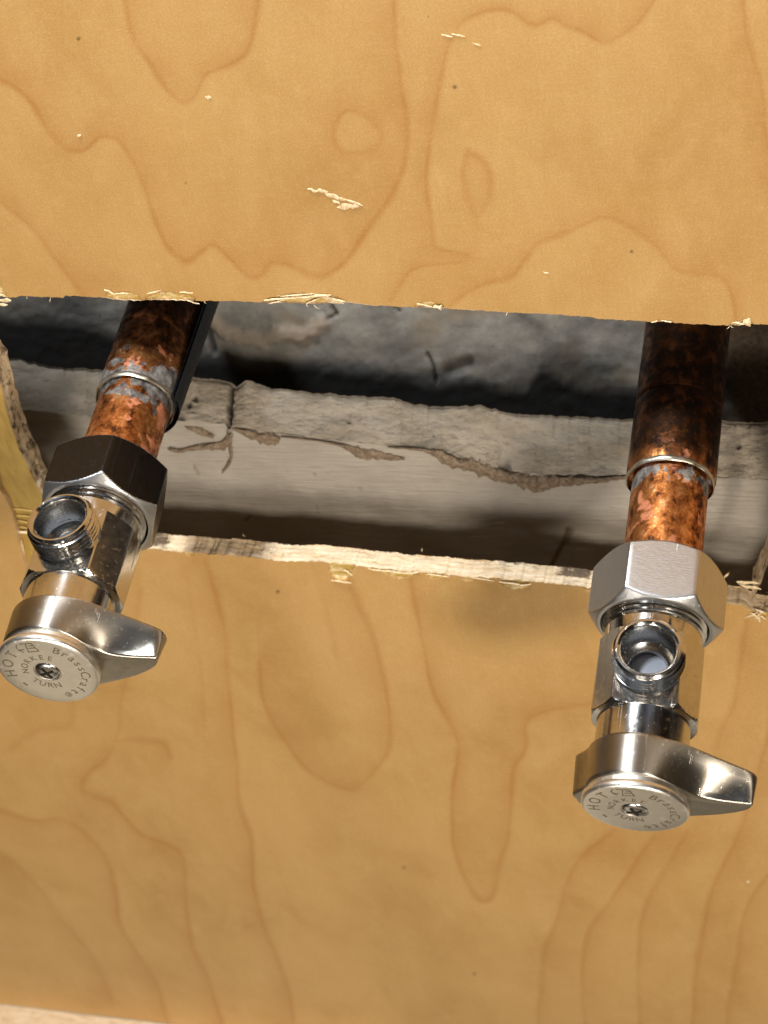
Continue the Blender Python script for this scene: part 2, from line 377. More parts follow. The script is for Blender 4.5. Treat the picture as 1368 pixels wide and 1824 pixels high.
GL = [
    ([(462, 1180), (470, 1250), (500, 1310), (550, 1370), (600, 1398), (630, 1402), (660, 1380), (690, 1340), (695, 1290), (685, 1220), (660, 1130), (640, 1080), (620, 1030)], .55, 40, 1),
    ([(725, 1010), (737, 1060), (755, 1150), (772, 1230), (805, 1290), (818, 1330), (806, 1400), (805, 1470), (815, 1530), (835, 1580), (858, 1605), (880, 1590), (890, 1540), (905, 1490), (910, 1420), (915, 1370), (935, 1330), (935, 1290), (960, 1270), (1010, 1258), (1070, 1250), (1150, 1200)], .55, 35, 1),
    ([(365, 1000), (385, 1060), (400, 1130), (405, 1200), (412, 1280), (420, 1350), (425, 1430), (445, 1490), (450, 1570), (465, 1640), (500, 1720), (520, 1800), (525, 1880)], .55, 45, -1),
    ([(-60, 1430), (0, 1445), (60, 1462), (110, 1460), (150, 1485), (185, 1525), (205, 1590), (215, 1650), (250, 1710), (280, 1760), (300, 1830)], .5, 40, -1),
    ([(250, 1050), (235, 1160), (215, 1250), (213, 1300), (190, 1350), (155, 1380), (150, 1410), (200, 1430), (250, 1485), (300, 1505), (325, 1530), (330, 1600), (345, 1690), (372, 1750), (400, 1840)], .5, 30, -1),
    ([(205, 1322), (240, 1316), (290, 1325), (302, 1350)], .4, 20, -1),
    ([(1095, 1478), (1035, 1530), (1010, 1580), (985, 1660), (970, 1700), (958, 1840)], .5, 50, 1),
    ([(1165, 1490), (1130, 1540), (1085, 1610), (1045, 1670), (1038, 1750), (1045, 1860)], .5, 40, 1),
    ([(1225, 1480), (1180, 1560), (1150, 1620), (1138, 1700), (1142, 1860)], .4, 35, 1),
    ([(1330, 1100), (1310, 1240), (1290, 1290), (1275, 1330)], .4, 30, 1),
    ([(1400, 1200), (1368, 1310), (1330, 1440), (1310, 1500), (1270, 1580), (1255, 1650), (1240, 1740), (1232, 1870)], .5, 40, 1),
    ([(1420, 1500), (1368, 1560), (1330, 1620), (1315, 1700), (1300, 1780), (1292, 1880)], .45, 35, 1),
    ([(-60, 1500), (0, 1520), (60, 1570), (110, 1640), (160, 1700), (200, 1780)], .35, 35, -1),
    ([(125, 1230), (125, 1290), (65, 1300), (20, 1335)], .3, 25, -1),
    ([(560, 1010), (585, 1100), (600, 1170)], .22, 20, 1),
    ([(330, 1010), (345, 1100), (360, 1220), (365, 1300)], .22, 20, -1),
]
def grain_field(px, py, lines, warp=3.0):
    g = np.zeros_like(px)
    wx = px + warp * fbm(px / 45, py / 60, 3, 11); wy = py + warp * fbm(px / 50, py / 45, 3, 23)
    for pts, st, sw, side in lines:
        c = catmull(pts, 7)
        x0, y0 = c.min(0) - 4.2 * sw; x1, y1 = c.max(0) + 4.2 * sw; sw = sw * (.8 + .4 * abs(math.sin(len(pts) * 1.7)))
        m = np.nonzero((wx > x0) & (wx < x1) & (wy > y0) & (wy < y1))[0]
        if not len(m): continue
        X = wx[m]; Y = wy[m]; bd = np.full(len(m), 1e9); bs = np.zeros(len(m))
        for a, b in zip(c[:-1], c[1:]):
            ab = b - a; l2 = ab @ ab + 1e-9
            t = np.clip(((X - a[0]) * ab[0] + (Y - a[1]) * ab[1]) / l2, 0, 1)
            dx = X - a[0] - t * ab[0]; dy = Y - a[1] - t * ab[1]; dd = dx * dx + dy * dy
            q = dd < bd; bd[q] = dd[q]; bs[q] = np.sign(ab[0] * dy - ab[1] * dx)[q]
        dist = np.sqrt(bd); s = bs * side; ff = np.clip((np.sqrt((4.2 * sw) ** 2) - dist) / (1.4 * sw), 0, 1)
        wv = 1.1 + .9 * fbm(X / 70, Y / 70, 2, 31)
        core = np.exp(-(dist / (4.8 * wv)) ** 2) * .72
        soft = np.where(s < 0, np.exp(-dist / (sw * .75)) * .66, np.exp(-(dist / 6.5) ** 2) * .5)
        g[m] = np.maximum(g[m], st * ff * (.82 + .5 * fbm(X / 50, Y / 60, 3, 71)) * np.maximum(core + soft * .45, soft))
    return np.clip(g, 0, 1)
TORN = [  # chips of veneer pulled off along the saw cut: (x0, x1, depth px, up(-1)/down(+1))
    (188, 250, 14, -1), (258, 348, 13, -1), (470, 612, 17, -1), (740, 792, 10, -1), (1300, 1340, 8, -1), (1170, 1200, 4, -1), (0, 12, 8, -1), (-30, 4, 40, -1),
    (585, 630, 30, 1), (680, 745, 14, 1), (760, 790, 9, 1), (890, 945, 16, 1), (330, 345, 6, 1), (1330, 1368, 14, 1), (1040, 1052, 6, 1), (820, 845, 7, 1)]
def torn_field(px, py):
    t = np.zeros_like(px); jit = 4 * fbm(px / 6, py / 6, 3, 77)
    for x0, x1, dp, sg in TORN:
        e = interp(E_UP if sg < 0 else E_LO, px)
        k = (py - e) * sg
        prof = dp * np.sin(np.clip((px - x0) / (x1 - x0), 0, 1) * math.pi) ** .5
        t = np.maximum(t, ((px > x0) & (px < x1) & (k > -9) & (k < prof + jit * .6)).astype(float))
    return t
DOTS = [(140, 69, 3.2), (810, 155, 3.6), (1125, 448, 2.6), (331, 326, 1.8), (495, 1054, 3.0), (845, 1735, 2.4), (763, 30, 1.5), (720, 1545, 2)]
def dot_field(px, py):
    t = np.zeros_like(px)
    for x, y, r in DOTS: t = np.maximum(t, np.clip(1.5 - np.hypot(px - x, py - y) / r, 0, 1) * .75)
    return t
def jag(x, seed, amp=1.6): return amp * fbm(x / 7.0, x * 0 + seed, 3, seed) + amp * .8 * np.maximum(0, fbm(x / 2.6, x * 0 + 3, 2, seed + 9))

XS = np.concatenate([np.linspace(-900, -120, 14)[:-1], np.arange(-120, 1490, 2.4), np.linspace(1490, 2300, 14)])
panel = empty('plywood_panel', 'varnished maple plywood back panel with rough sawn slot around the two copper pipes', 'panel',
              Matrix.Translation(Vector((0, 0, 0))))
def chip_lift(x, which):
    o = np.zeros_like(x)
    return o
def sheet(name, ytop, ybot, rows, lines):
    X, T = np.meshgrid(XS, rows)
    Y = ytop[None, :] * (1 - T) + ybot[None, :] * T
    P = at(X, Y, 0.0)
    px, py = X.ravel(), Y.ravel()
    tf = torn_field(px, py)
    P = P.reshape(-1, 3).copy()
    P[:, 1] += tf * .55 + .05 * fbm(px / 90, py / 90, 2, 3)
    return mesh_np(name, P, grid_faces(len(rows), len(XS), flip=True), WOOD, panel,
                   attrs={'grain': grain_field(px, py, lines), 'torn': tf, 'dot': dot_field(px, py)})
eu = interp(E_UP, XS) + jag(XS, 3, 1.5); el = interp(E_LO, XS) + jag(XS, 41, 2.0) * np.where((XS > 200), 1, .6)
top = np.full_like(XS, -60.0)
sheet('upper_veneer', np.full_like(XS, -700.), top, np.linspace(0, 1, 24), [])
sheet('upper_veneer', top, eu, np.concatenate([np.linspace(0, .96, 235)[:-1], np.linspace(.96, 1, 24)]), GU)
sheet('lower_veneer', el, E_BOT(XS) + 0 * XS, np.concatenate([np.linspace(0, .04, 20)[:-1], np.linspace(.04, 1, 300)]), GL)
# merge the two upper pieces so the board above the slot is one face
ups = [o for o in panel.children if o.name.startswith('upper_veneer')]
T_PLY = 5.4
def cut_face(name, xs, edge, seed, rows=16, rough=.22, stains=(), yellow=(), zsign=1, mat=None):
    """the sawn thickness of the board behind a front edge line"""
    Pf = at(xs, edge, 0.0); s = np.linspace(0, 1, rows)
    V = []; ply = []; st = []; ye = []
    for k in s:
        Q = Pf.copy(); Q[:, 1] += k * T_PLY
        nz = fbm(xs / 16.0, k * 15 + xs * 0, 3, seed) * rough * .9 + fbm(xs / 40, k * 2 + xs * 0, 2, seed + 4) * rough * 1.2
        nz = nz * (0 if k == 0 else 1) + (.25 * np.maximum(0, fbm(xs / 3.2, xs * 0 + k, 2, seed + 5)) if k == 1 else 0)
        Q[:, 2] += nz; V.append(Q); ply.append(np.full(len(xs), k))
        a = np.zeros(len(xs))
        for x0, x1, k0, k1, v in stains:
            a = np.maximum(a, v * np.clip(1.3 - 4 * np.abs((xs - (x0 + x1) / 2) / (x1 - x0)) ** 2, 0, 1) * min(1, 1.2 - abs(k - (k0 + k1) / 2)) * ((k >= k0) & (k <= k1)) * (np.abs(xs - (x0 + x1) / 2) < (x1 - x0) * .6))
        st.append(np.clip(a, 0, 1)); ye.append(np.zeros(len(xs)))
    return mesh_np(name, np.concatenate(V), grid_faces(rows, len(xs), flip=(zsign < 0)), mat or CUT, panel,
                   attrs={'ply': np.concatenate(ply), 'stain': np.concatenate(st), 'yellow': np.concatenate(ye)})
XC = XS[(XS > -140) & (XS < 1470)]
ce = np.interp(XC, XS, el)
cut_face('sawn_lower_edge', XC, ce, 51, stains=[(245, 300, .0, 1, .8), (360, 400, .0, .5, .25), (420, 520, .1, .45, .35), (985, 1052, .5, 1, .85), (860, 960, .75, 1, .35), (1345, 1400, 0, .8, .35), (1000, 1050, 0, .3, .3)])
cut_face('sawn_upper_edge', XC, np.interp(XC, XS, eu), 61, zsign=-1, rough=.15)
# back of the board, so it has real thickness
for nm, a, b in (('back_veneer', np.full_like(XS, -700.), eu), ('back_veneer', el, E_BOT(XS))):
    idx = np.arange(0, len(XS), 6); X = XS[idx]; A = at(X, a[idx] if len(a) == len(XS) else a, 0.0); B = at(X, b[idx], 0.0)
    A[:, 1] += T_PLY; B[:, 1] += T_PLY
    mesh_np(nm, np.concatenate([A, B]), grid_faces(2, len(X)), CUT, panel, smooth=False)

# the corner at the left where the face veneer has come away and inner ply shows
IN_TOP = [(-200, 560), (-40, 610), (-8, 655), (2, 690), (14, 740), (34, 800), (58, 850), (76, 884), (90, 900), (120, 960), (160, 1000)]
xi = np.arange(-120, 150, 2.0); yt = interp(IN_TOP, xi) + jag(xi, 91, 2.4)
yb = np.maximum(np.interp(xi, XS, el) + 14, yt + 4)
rows = np.linspace(0, 1, 40); X, T = np.meshgrid(xi, rows); Y = yt[None] * (1 - T) + yb[None] * T
P = at(X, Y, 1.6).reshape(-1, 3)
mesh_np('inner_ply', P, grid_faces(len(rows), len(xi), flip=True), INNER, panel)
Pf = at(xi, yt, 1.6); V = []; pl = []
for k in np.linspace(0, 1, 10):
    Q = Pf.copy(); Q[:, 1] += k * 5.4; Q[:, 2] += fbm(xi / 5, k * 4 + xi * 0, 3, 97) * .5 * (k > 0) + k * 1.2; Q[:, 0] += fbm(xi / 4, k * 3 + xi * 0, 2, 98) * .4 * (k > 0) + k * 1.0; V.append(Q); pl.append(np.full(len(xi), k))
N = len(xi) * 10
mesh_np('fibrous_left_edge', np.concatenate(V), grid_faces(10, len(xi)), CUT, panel,
        attrs={'ply': np.concatenate(pl), 'stain': np.clip(.35 + .6 * fbm(np.tile(xi, 10) / 5, np.concatenate(pl) * 6, 3, 5), 0, .8), 'yellow': np.zeros(N)})
# step of plies where the saw overran
def sliver(name, p0, p1, wid, thick, Y0, lift, mat, seed=0, curl=0.0, n=9, parent=None):
    """a tapering splinter of wood lying from photo point p0 to p1"""
    t = np.linspace(0, 1, n); A = at(np.linspace(p0[0], p1[0], n), np.linspace(p0[1], p1[1], n), Y0)
    dirv = nrm(A[-1] - A[0]); side = nrm(np.cross(dirv, [0, 1, 0]))
    V = []
    for i, k in enumerate(t):
        wd = wid * math.sin(math.pi * (0.03 + .94 * k)) ** .7 * (1 + .35 * vnoise(np.array([k * 5.]), np.array([seed * 1.7]), 3)[0])
        c = A[i] + np.array([0, -1, 0]) * (lift * math.sin(math.pi * k) + curl * k * k) + side * .3 * wid * vnoise(np.array([k * 3.]), np.array([seed * 2.3 + 9]), 4)[0]
        V += [c - side * wd / 2, c - np.array([0, 1, 0]) * thick, c + side * wd / 2, c + np.array([0, 1, 0]) * thick * .4]
    f = [(i * 4 + j, i * 4 + (j + 1) % 4, (i + 1) * 4 + (j + 1) % 4, (i + 1) * 4 + j) for i in range(n - 1) for j in range(4)]
    f += [(3, 2, 1, 0), tuple((n - 1) * 4 + j for j in range(4))]
    return mesh_np(name, V, f, mat, parent or panel, smooth=True, sharp=50)
for i in range(4):
    y = 906 + i * 10
    sliver('torn_ply_layer', (14 + i * 4, y), (64, y + 4 + i * 1.5), .55, .25, 1.3 - i * .1, .05, INNER, i)
sliver('torn_ply_layer', (26, 946), (66, 950), .9, .4, .9, .2, SPLINT, 9)
sliver('torn_ply_layer', (36, 960), (46, 1006), .8, .3, 1.0, .1, SPLINT, 10)
SP = [((186, 516), (206, 524), .9), ((205, 523), (228, 521), .6), ((262, 524), (286, 516), .5), ((286, 516), (286, 526), .4), ((320, 520), (344, 520), .6), ((330, 534), (356, 540), .5),
      ((470, 534), (540, 530), .9), ((478, 541), (506, 534), .5), ((520, 530), (590, 524), 1.0), ((545, 541), (572, 530), .6), ((560, 526), (615, 536), 1.3), ((575, 531), (612, 541), .9), ((500, 528), (560, 522), .5),
      ((742, 540), (770, 546), .5), ((773, 549), (788, 545), 2.2), ((1160, 574), (1172, 570), .5), ((1178, 570), (1196, 574), .6), ((1308, 575), (1326, 577), .8), ((1324, 577), (1338, 569), 2.4),
      ((590, 1034), (627, 1037), 1.0), ((612, 1014), (628, 1024), .7), ((655, 1012), (690, 1018), .8), ((688, 1016), (722, 1020), 1.3), ((715, 1022), (748, 1018), .7), ((890, 1036), (928, 1041), .8), ((920, 1044), (945, 1040), .7),
      ((760, 1022), (800, 1028), .6), ((840, 1028), (880, 1034), .6),
      ((1325, 1101), (1350, 1090), .7), ((1336, 1090), (1352, 1104), 1.0), ((1350, 1092), (1353, 1108), .8), ((1352, 1096), (1366, 1102), .7), ((1342, 1102), (1356, 1092), .8), ((1345, 1085), (1362, 1090), 1.1),
      ((1288, 1102), (1292, 1096), .5), ((1300, 1020), (1288, 1030), .7), ((1312, 1036), (1352, 1038), 1.6), ((1318, 1042), (1356, 1048), 1.2), ((0, 524), (8, 524), .8), ((0, 536), (20, 532), 1.6), ((-10, 544), (14, 540), 1.2)]
for i, (a, b, wd) in enumerate(SP):
    sliver('splinter', a, b, wd * .72, .10 + .08 * wd, -.02, .10, SPLINT, i, curl=random.uniform(0, .3), n=13)
for i in range(13):     # fuzz of small fibres along the sawn lip
    x = random.choice([random.uniform(330, 1050), random.uniform(1290, 1368), random.uniform(0, 200)]); up = random.random() < .3 or x < 200
    y = float(interp(E_UP if up else E_LO, np.array([x]))[0]) if up else float(interp(E_LO, np.array([x]))[0]) - 36 * (x > 250)
    L_ = random.uniform(5, 14)
    sliver('loose_fibre', (x, y), (x + random.uniform(-L_, L_), y + (L_ * .7 if up else -L_ * .6)), .16, .06, 0 if up else T_PLY - .3, .3, SPLINT, i + 60)
# scratch gouged in the face above the slot
GOUGE = [((548, 336), (566, 343), .8), ((562, 340), (584, 341), 1.0), ((578, 343), (602, 352), 1.2), ((590, 350), (616, 356), 1.0), ((612, 354), (646, 366), .6), ((600, 367), (628, 364), 1.4), ((592, 356), (606, 362), .8), ((620, 366), (640, 368), .8)]
for i, (a, b, wd) in enumerate(GOUGE): sliver('gouge_splinter', a, b, wd, .14, -.02, .06, SPLINT, i + 30)
for i, (a, b, wd) in enumerate([((786, 62), (806, 66), .28), ((804, 60), (828, 65), .28), ((842, 76), (856, 81), .28), ((366, 174), (376, 173), .8), ((138, 244), (144, 240), .5), ((968, 484), (978, 487), .4), ((1330, 1570), (1335, 1572), .9)]):
    sliver('gouge_splinter', a, b, wd, .10, -.02, .05, SPLINT, i + 50)
# fibrous right-hand end of the slot
xr = np.arange(1338, 1440, 2.0); yr = interp([(1338, 1046), (1345, 1036), (1352, 1018), (1360, 1000), (1368, 978), (1380, 930), (1440, 700)], xr) + jag(xr, 71, 3)
V = []; pl = []
for k in np.linspace(0, 1, 10):
    Q = at(xr, yr + (1 - k) * 26, 0.0); Q[:, 1] += k * 6.0 + .2; Q[:, 2] += fbm(xr / 5, k * 4 + xr * 0, 3, 17) * .7; V.append(Q); pl.append(np.full(len(xr), k))
mesh_np('fibrous_right_edge', np.concatenate(V), grid_faces(10, len(xr)), CUT, panel,
        attrs={'ply': np.concatenate(pl), 'stain': np.clip(.25 + .5 * fbm(np.tile(xr, 10) / 6, np.concatenate(pl) * 6, 3, 6), 0, .7), 'yellow': np.zeros(len(xr) * 10)})

# pale raw board end at the foot of the panel
xb = np.arange(-300, 700, 6.0); yb_ = E_BOT(xb) + 2
A = at(xb, yb_, -.3); V = []; pl = []
for k, dy, dz in ((0, 0, -25), (.02, 0, 0), (.5, -9, .2), (1, -18, 0), (1, -18.2, -25)):
    Q = A.copy(); Q[:, 1] += dy; Q[:, 2] += dz + fbm(xb / 30, xb * 0 + k * 3, 3, 8) * .15; V.append(Q); pl.append(np.full(len(xb), k))
cleat = mesh_np('wood_cleat', np.concatenate(V), grid_faces(5, len(xb), flip=True), CUT, None, sharp=40,
        attrs={'ply': np.concatenate(pl) * .3 + .1, 'stain': np.zeros(len(xb) * 5), 'yellow': np.zeros(len(xb) * 5)})
cleat['label'] = 'pale raw wood strip running along the foot of the plywood, bottom left corner'; cleat['category'] = 'wood strip'

# ------------------------------------------------------------------ the wall behind the slot
wall = empty('masonry_wall', 'grey rough wall behind the sawn slot with a plaster ledge and painted lower face', 'wall', Matrix.Translation(Vector((0, 0, 0))))
Y_PAINT, Y_LEDGE, Y_CONC = 25.0, 35.0, 61.0
LINE_C = [(-400, 730), (0, 728), (60, 732), (160, 742), (320, 746), (400, 756), (440, 764), (520, 775), (640, 790), (720, 796), (780, 800), (850, 822), (900, 840), (980, 846), (1120, 846), (1290, 850), (1368, 856), (1800, 880)]
LINE_B = [(-400, 630), (0, 640), (30, 638), (60, 645), (100, 655), (160, 657), (240, 662), (330, 673), (405, 678), (422, 690), (440, 678), (480, 692), (560, 700), (640, 706), (700, 709), (730, 718), (780, 726), (860, 722), (900, 736), (1000, 742), (1130, 746), (1368, 752), (1800, 770)]
LINE_A = [(-400, 560), (0, 560), (150, 575), (330, 632), (420, 645), (540, 648), (640, 660), (700, 664), (780, 682), (850, 672), (900, 690), (940, 684), (965, 650), (990, 660), (1040, 690), (1130, 694), (1280, 660), (1368, 680), (1800, 700)]
xw = np.arange(-380, 1780, 3.0)
def strip(name, ya, Ya, yb, Yb, nr, mat, disp, seed, extra=None):
    rows = np.linspace(0, 1, nr); X, T = np.meshgrid(xw, rows); Y = ya[None] * (1 - T) + yb[None] * T; Z = Ya * (1 - T) + Yb * T
    P = at(X, Y, Z); px, py = X.ravel(), Y.ravel(); P = P.reshape(-1, 3)
    dsp = fbm(px / 28, py / 18, 5, seed) * disp
    P[:, 1] -= dsp; P[:, 2] += dsp * .4
    at_ = {'dark': np.zeros(len(px)), 'pale': np.zeros(len(px)), 'brown': np.zeros(len(px))}
    if extra: extra(px, py, P, at_)
    return mesh_np(name, P, grid_faces(nr, len(xw), flip=True), mat, wall, attrs=at_)
def seg_d(px, py, pts):
    bd = np.full_like(px, 1e9); p = np.array(pts, float)
    for a, b in zip(p[:-1], p[1:]):
        ab = b - a; t = np.clip(((px - a[0]) * ab[0] + (py - a[1]) * ab[1]) / (ab @ ab), 0, 1)
        bd = np.minimum(bd, np.hypot(px - a[0] - t * ab[0], py - a[1] - t * ab[1]))
    return bd
def conc_extra(px, py, P, A):
    shade_top = np.interp(px, *np.array(LINE_A, float).T) - 6 + 7 * fbm(px / 40, py * 0, 3, 19)
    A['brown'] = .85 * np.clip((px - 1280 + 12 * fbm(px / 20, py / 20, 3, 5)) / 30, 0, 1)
    A['dark'] = np.maximum(A['dark'], (1 - A['brown']) * .93 * np.clip((py - shade_top) / 24, 0, 1) ** .8)     # shadow band above the ledge, painted into the render colour
    j = 5 * fbm(px / 9, py / 9, 3, 44)
    for pts, wd in (([(356, 560), (372, 590), (382, 628)], 5), ([(760, 630), (772, 652), (778, 680)], 2.5), ([(590, 545), (600, 560), (585, 566)], 3), ([(802, 660), (832, 648)], 12), ([(700, 545), (712, 556)], 2)):
        k = np.clip(1.4 - seg_d(px + j * .4, py + j * .4, pts) / wd, 0, 1); P[:, 1] += k * 1.0; A['dark'] = np.maximum(A['dark'], k * (.85 if wd < 10 else .55))
    for pts, wd in (([(400, 590), (440, 600), (470, 606), (500, 592), (540, 596), (570, 575)], 12), ([(370, 560), (400, 590)], 10)):
        k = np.clip(1.5 - seg_d(px + j * 1.3, py + j * 1.3, pts) / wd, 0, 1); P[:, 1] -= k * .8; A['pale'] = np.maximum(A['pale'], k * .75)
    k = np.clip(1 - seg_d(px, py + j, [(930, 560), (960, 585)]) / 26, 0, 1); A['dark'] = np.maximum(A['dark'], k * .6)  # soft smear paints the pipe's shadow into the render colour
lineA = interp(LINE_B, xw) + 70
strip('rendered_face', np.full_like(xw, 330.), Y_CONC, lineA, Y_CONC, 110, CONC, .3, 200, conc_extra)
lineB = interp(LINE_B, xw) + 3.5 * fbm(xw / 9, xw * 0, 3, 12); lineC = interp(LINE_C, xw) + 2.5 * fbm(xw / 14, xw * 0, 3, 13)
def ledge_extra(px, py, P, A):
    kk = np.clip(1 - (py - np.interp(px, xw, lineB)) / 13, 0, 1); P[:, 2] -= kk ** 2 * .7
    j = 4 * fbm(px / 7, py / 7, 3, 45)
    k = np.clip(1.5 - np.abs(px + j - (414 - (py - 690) * .10)) / 3.5, 0, 1) * (py > 676); P[:, 2] -= k * 1.6; A['dark'] = np.maximum(A['dark'], k)
    for x, y, r in ((347, 711, 6), (336, 722, 4), (322, 744, 9), (310, 735, 6), (620, 748, 3), (770, 775, 2.5), (1165, 770, 5), (1316, 793, 5), (30, 727, 3)):
        k = np.clip(1.4 - np.hypot(px + j - x, py + j - y) / r, 0, 1); A['dark'] = np.maximum(A['dark'], k * .9); P[:, 2] -= k * .8
ledge = strip('plaster_ledge', lineB, Y_LEDGE, lineC, Y_PAINT - .6, 44, LEDGE, .9, 210, ledge_extra)
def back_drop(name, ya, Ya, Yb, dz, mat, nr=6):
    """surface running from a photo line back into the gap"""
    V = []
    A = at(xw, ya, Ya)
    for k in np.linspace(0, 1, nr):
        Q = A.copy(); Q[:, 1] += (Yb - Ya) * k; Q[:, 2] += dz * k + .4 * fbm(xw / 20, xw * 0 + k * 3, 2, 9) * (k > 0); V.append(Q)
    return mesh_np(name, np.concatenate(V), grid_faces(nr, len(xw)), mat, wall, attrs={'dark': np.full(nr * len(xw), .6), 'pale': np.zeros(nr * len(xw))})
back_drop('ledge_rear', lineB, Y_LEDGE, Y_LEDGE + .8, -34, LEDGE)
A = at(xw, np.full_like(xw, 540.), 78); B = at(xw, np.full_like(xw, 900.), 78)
mesh_np('gap_shade_sheet', np.concatenate([A, B]), grid_faces(2, len(xw), flip=True), BLACK, wall)  # near-black sheet, its colour stands in for shade deep in the gap
def paint_extra(px, py, P, A):
    j = 4 * fbm(px / 8, py / 8, 3, 46)
    for pts, wd, v in (([(1012, 942), (1004, 966), (990, 992), (984, 1004)], 5, .85), ([(1014, 946), (1008, 962)], 9, .7), ([(345, 828), (355, 845)], 1.6, .6), ([(437, 926), (446, 920)], 2.4, .9), ([(563, 900), (567, 914)], 1.5, .5), ([(640, 870), (644, 872)], 2, .5), ([(560, 842), (562, 846)], 2, .5), ([(1008, 962), (1000, 974)], 6, .6)):
        k = np.clip(1.3 - seg_d(px + j * .3, py, pts) / wd, 0, 1); A['dark'] = np.maximum(A['dark'], k * v)
    k = np.clip(1 - seg_d(px + j * 2, py + j * 2, [(575, 880), (590, 900)]) / 16, 0, 1); A['dark'] = np.maximum(A['dark'], k * .15)
strip('painted_face', lineC, Y_PAINT, np.full_like(xw, 1250.), Y_PAINT, 150, PAINT, .35, 220, paint_extra)
# brown adhesive squeezed out under the ledge
def blob_strip(name, pts, w0, seed, thick=1.6):
    c = catmull([(a[0], a[1]) for a in pts], 10); wd = np.interp(np.linspace(0, 1, len(c)), np.linspace(0, 1, len(pts)), [a[2] for a in pts])
    nx = len(c); nr = 9; V = []
    for k in np.linspace(-1, 1, nr):
        y = c[:, 1] + k * wd * .5 * (1 + .45 * fbm(c[:, 0] / 7, c[:, 0] * 0 + k, 3, seed)); x = c[:, 0] + 2.5 * fbm(c[:, 0] / 6, c[:, 0] * 0 + k * 2, 2, seed + 1)
        dep = Y_PAINT - .15 - thick * (1 - k * k) * (.6 + .5 * fbm(c[:, 0] / 6, c[:, 0] * 0 + k * 2, 3, seed + 2)); V.append(at(x, y, dep))
    return mesh_np(name, np.concatenate(V), grid_faces(nr, nx, flip=True), MORTAR, wall)
blob_strip('adhesive_drip', [(300, 800, 4), (320, 803, 8), (350, 797, 9), (380, 795, 14), (400, 790, 22), (412, 780, 26)], 1, 301)
blob_strip('adhesive_drip', [(404, 770, 18), (408, 795, 22), (412, 815, 16), (404, 830, 12), (396, 842, 4)], 1, 302)
blob_strip('adhesive_drip', [(330, 760, 4), (360, 770, 14), (380, 778, 8)], 1, 303, 1.0)
blob_strip('adhesive_drip', [(412, 762, 6), (440, 772, 14), (470, 782, 20), (490, 782, 22), (498, 784, 4)], 1, 304)
blob_strip('adhesive_drip', [(500, 778, 3), (560, 784, 4), (610, 794, 6), (640, 806, 20), (680, 812, 14), (720, 818, 5)], 1, 305, 1.0)
blob_strip('adhesive_drip', [(690, 796, 3), (760, 802, 8), (790, 815, 26), (820, 826, 22), (850, 832, 28), (880, 842, 26), (915, 852, 26), (950, 862, 30), (970, 860, 26), (1000, 856, 20), (1050, 856, 14), (1110, 850, 8), (1140, 850, 4)], 1, 306, 2.2)
blob_strip('adhesive_drip', [(895, 838, 8), (903, 842, 12), (910, 846, 6)], 1, 307, 3.4)

# ------------------------------------------------------------------ pipes and valves
X3 = np.array([1., 0, 0]); V3 = np.cross(X3, DW)
def frame(px, py, depth, tx=0.0, tz=0.0):
    """origin on the pipe axis; local x right, y up, z out of the wall"""
    P = CAM + ray(px, py) * depth
    dd = nrm(DW + tx * X3 + tz * V3); r = nrm(X3 - dd * (X3 @ dd)); u = np.cross(r, dd)
    M = Matrix([[r[i], u[i], -dd[i], P[i] * S] for i in range(3)] + [[0, 0, 0, 1]])
    return M
FR = frame(1190, 900, 337.9)
FL = frame(231, 750, 355.5, -.094, -.15)

def softmin_radius(theta, poly_n, AFh, rc, p=70):
    """radius of a polygonal bar (flat half-distances at angles) cut by a cone/cylinder rc"""
    acc = np.zeros_like(theta)
    for a, dist in poly_n:
        cth = np.cos(theta - a); ok = cth > .12
        acc += np.where(ok, (np.where(ok, cth, 1) / dist) ** p, 0)
    acc += (1.0 / rc) ** p
    return acc ** (-1.0 / p)
def lathe(name, rows, mat, parent, n=96, poly=None, sharp=28, theta=None, caps=False, p=70):
    th = theta if theta is not None else np.linspace(0, 2 * math.pi, n, endpoint=False)
    wrap = theta is None
    V = []
    for z, r, usepoly in rows:
        rr = softmin_radius(th, poly, 0, r, p) if (usepoly and poly) else np.full_like(th, r)
        V.append(np.stack([rr * np.sin(th), rr * np.cos(th), np.full_like(th, z)], 1))
    V = np.concatenate(V); f = grid_faces(len(rows), len(th), wrap=wrap)
    return mesh_np(name, V, f, mat, parent, sharp=sharp)
def hex_poly(af2, n=6, off=0.0): return [(off + i * 2 * math.pi / n, af2) for i in range(n)]

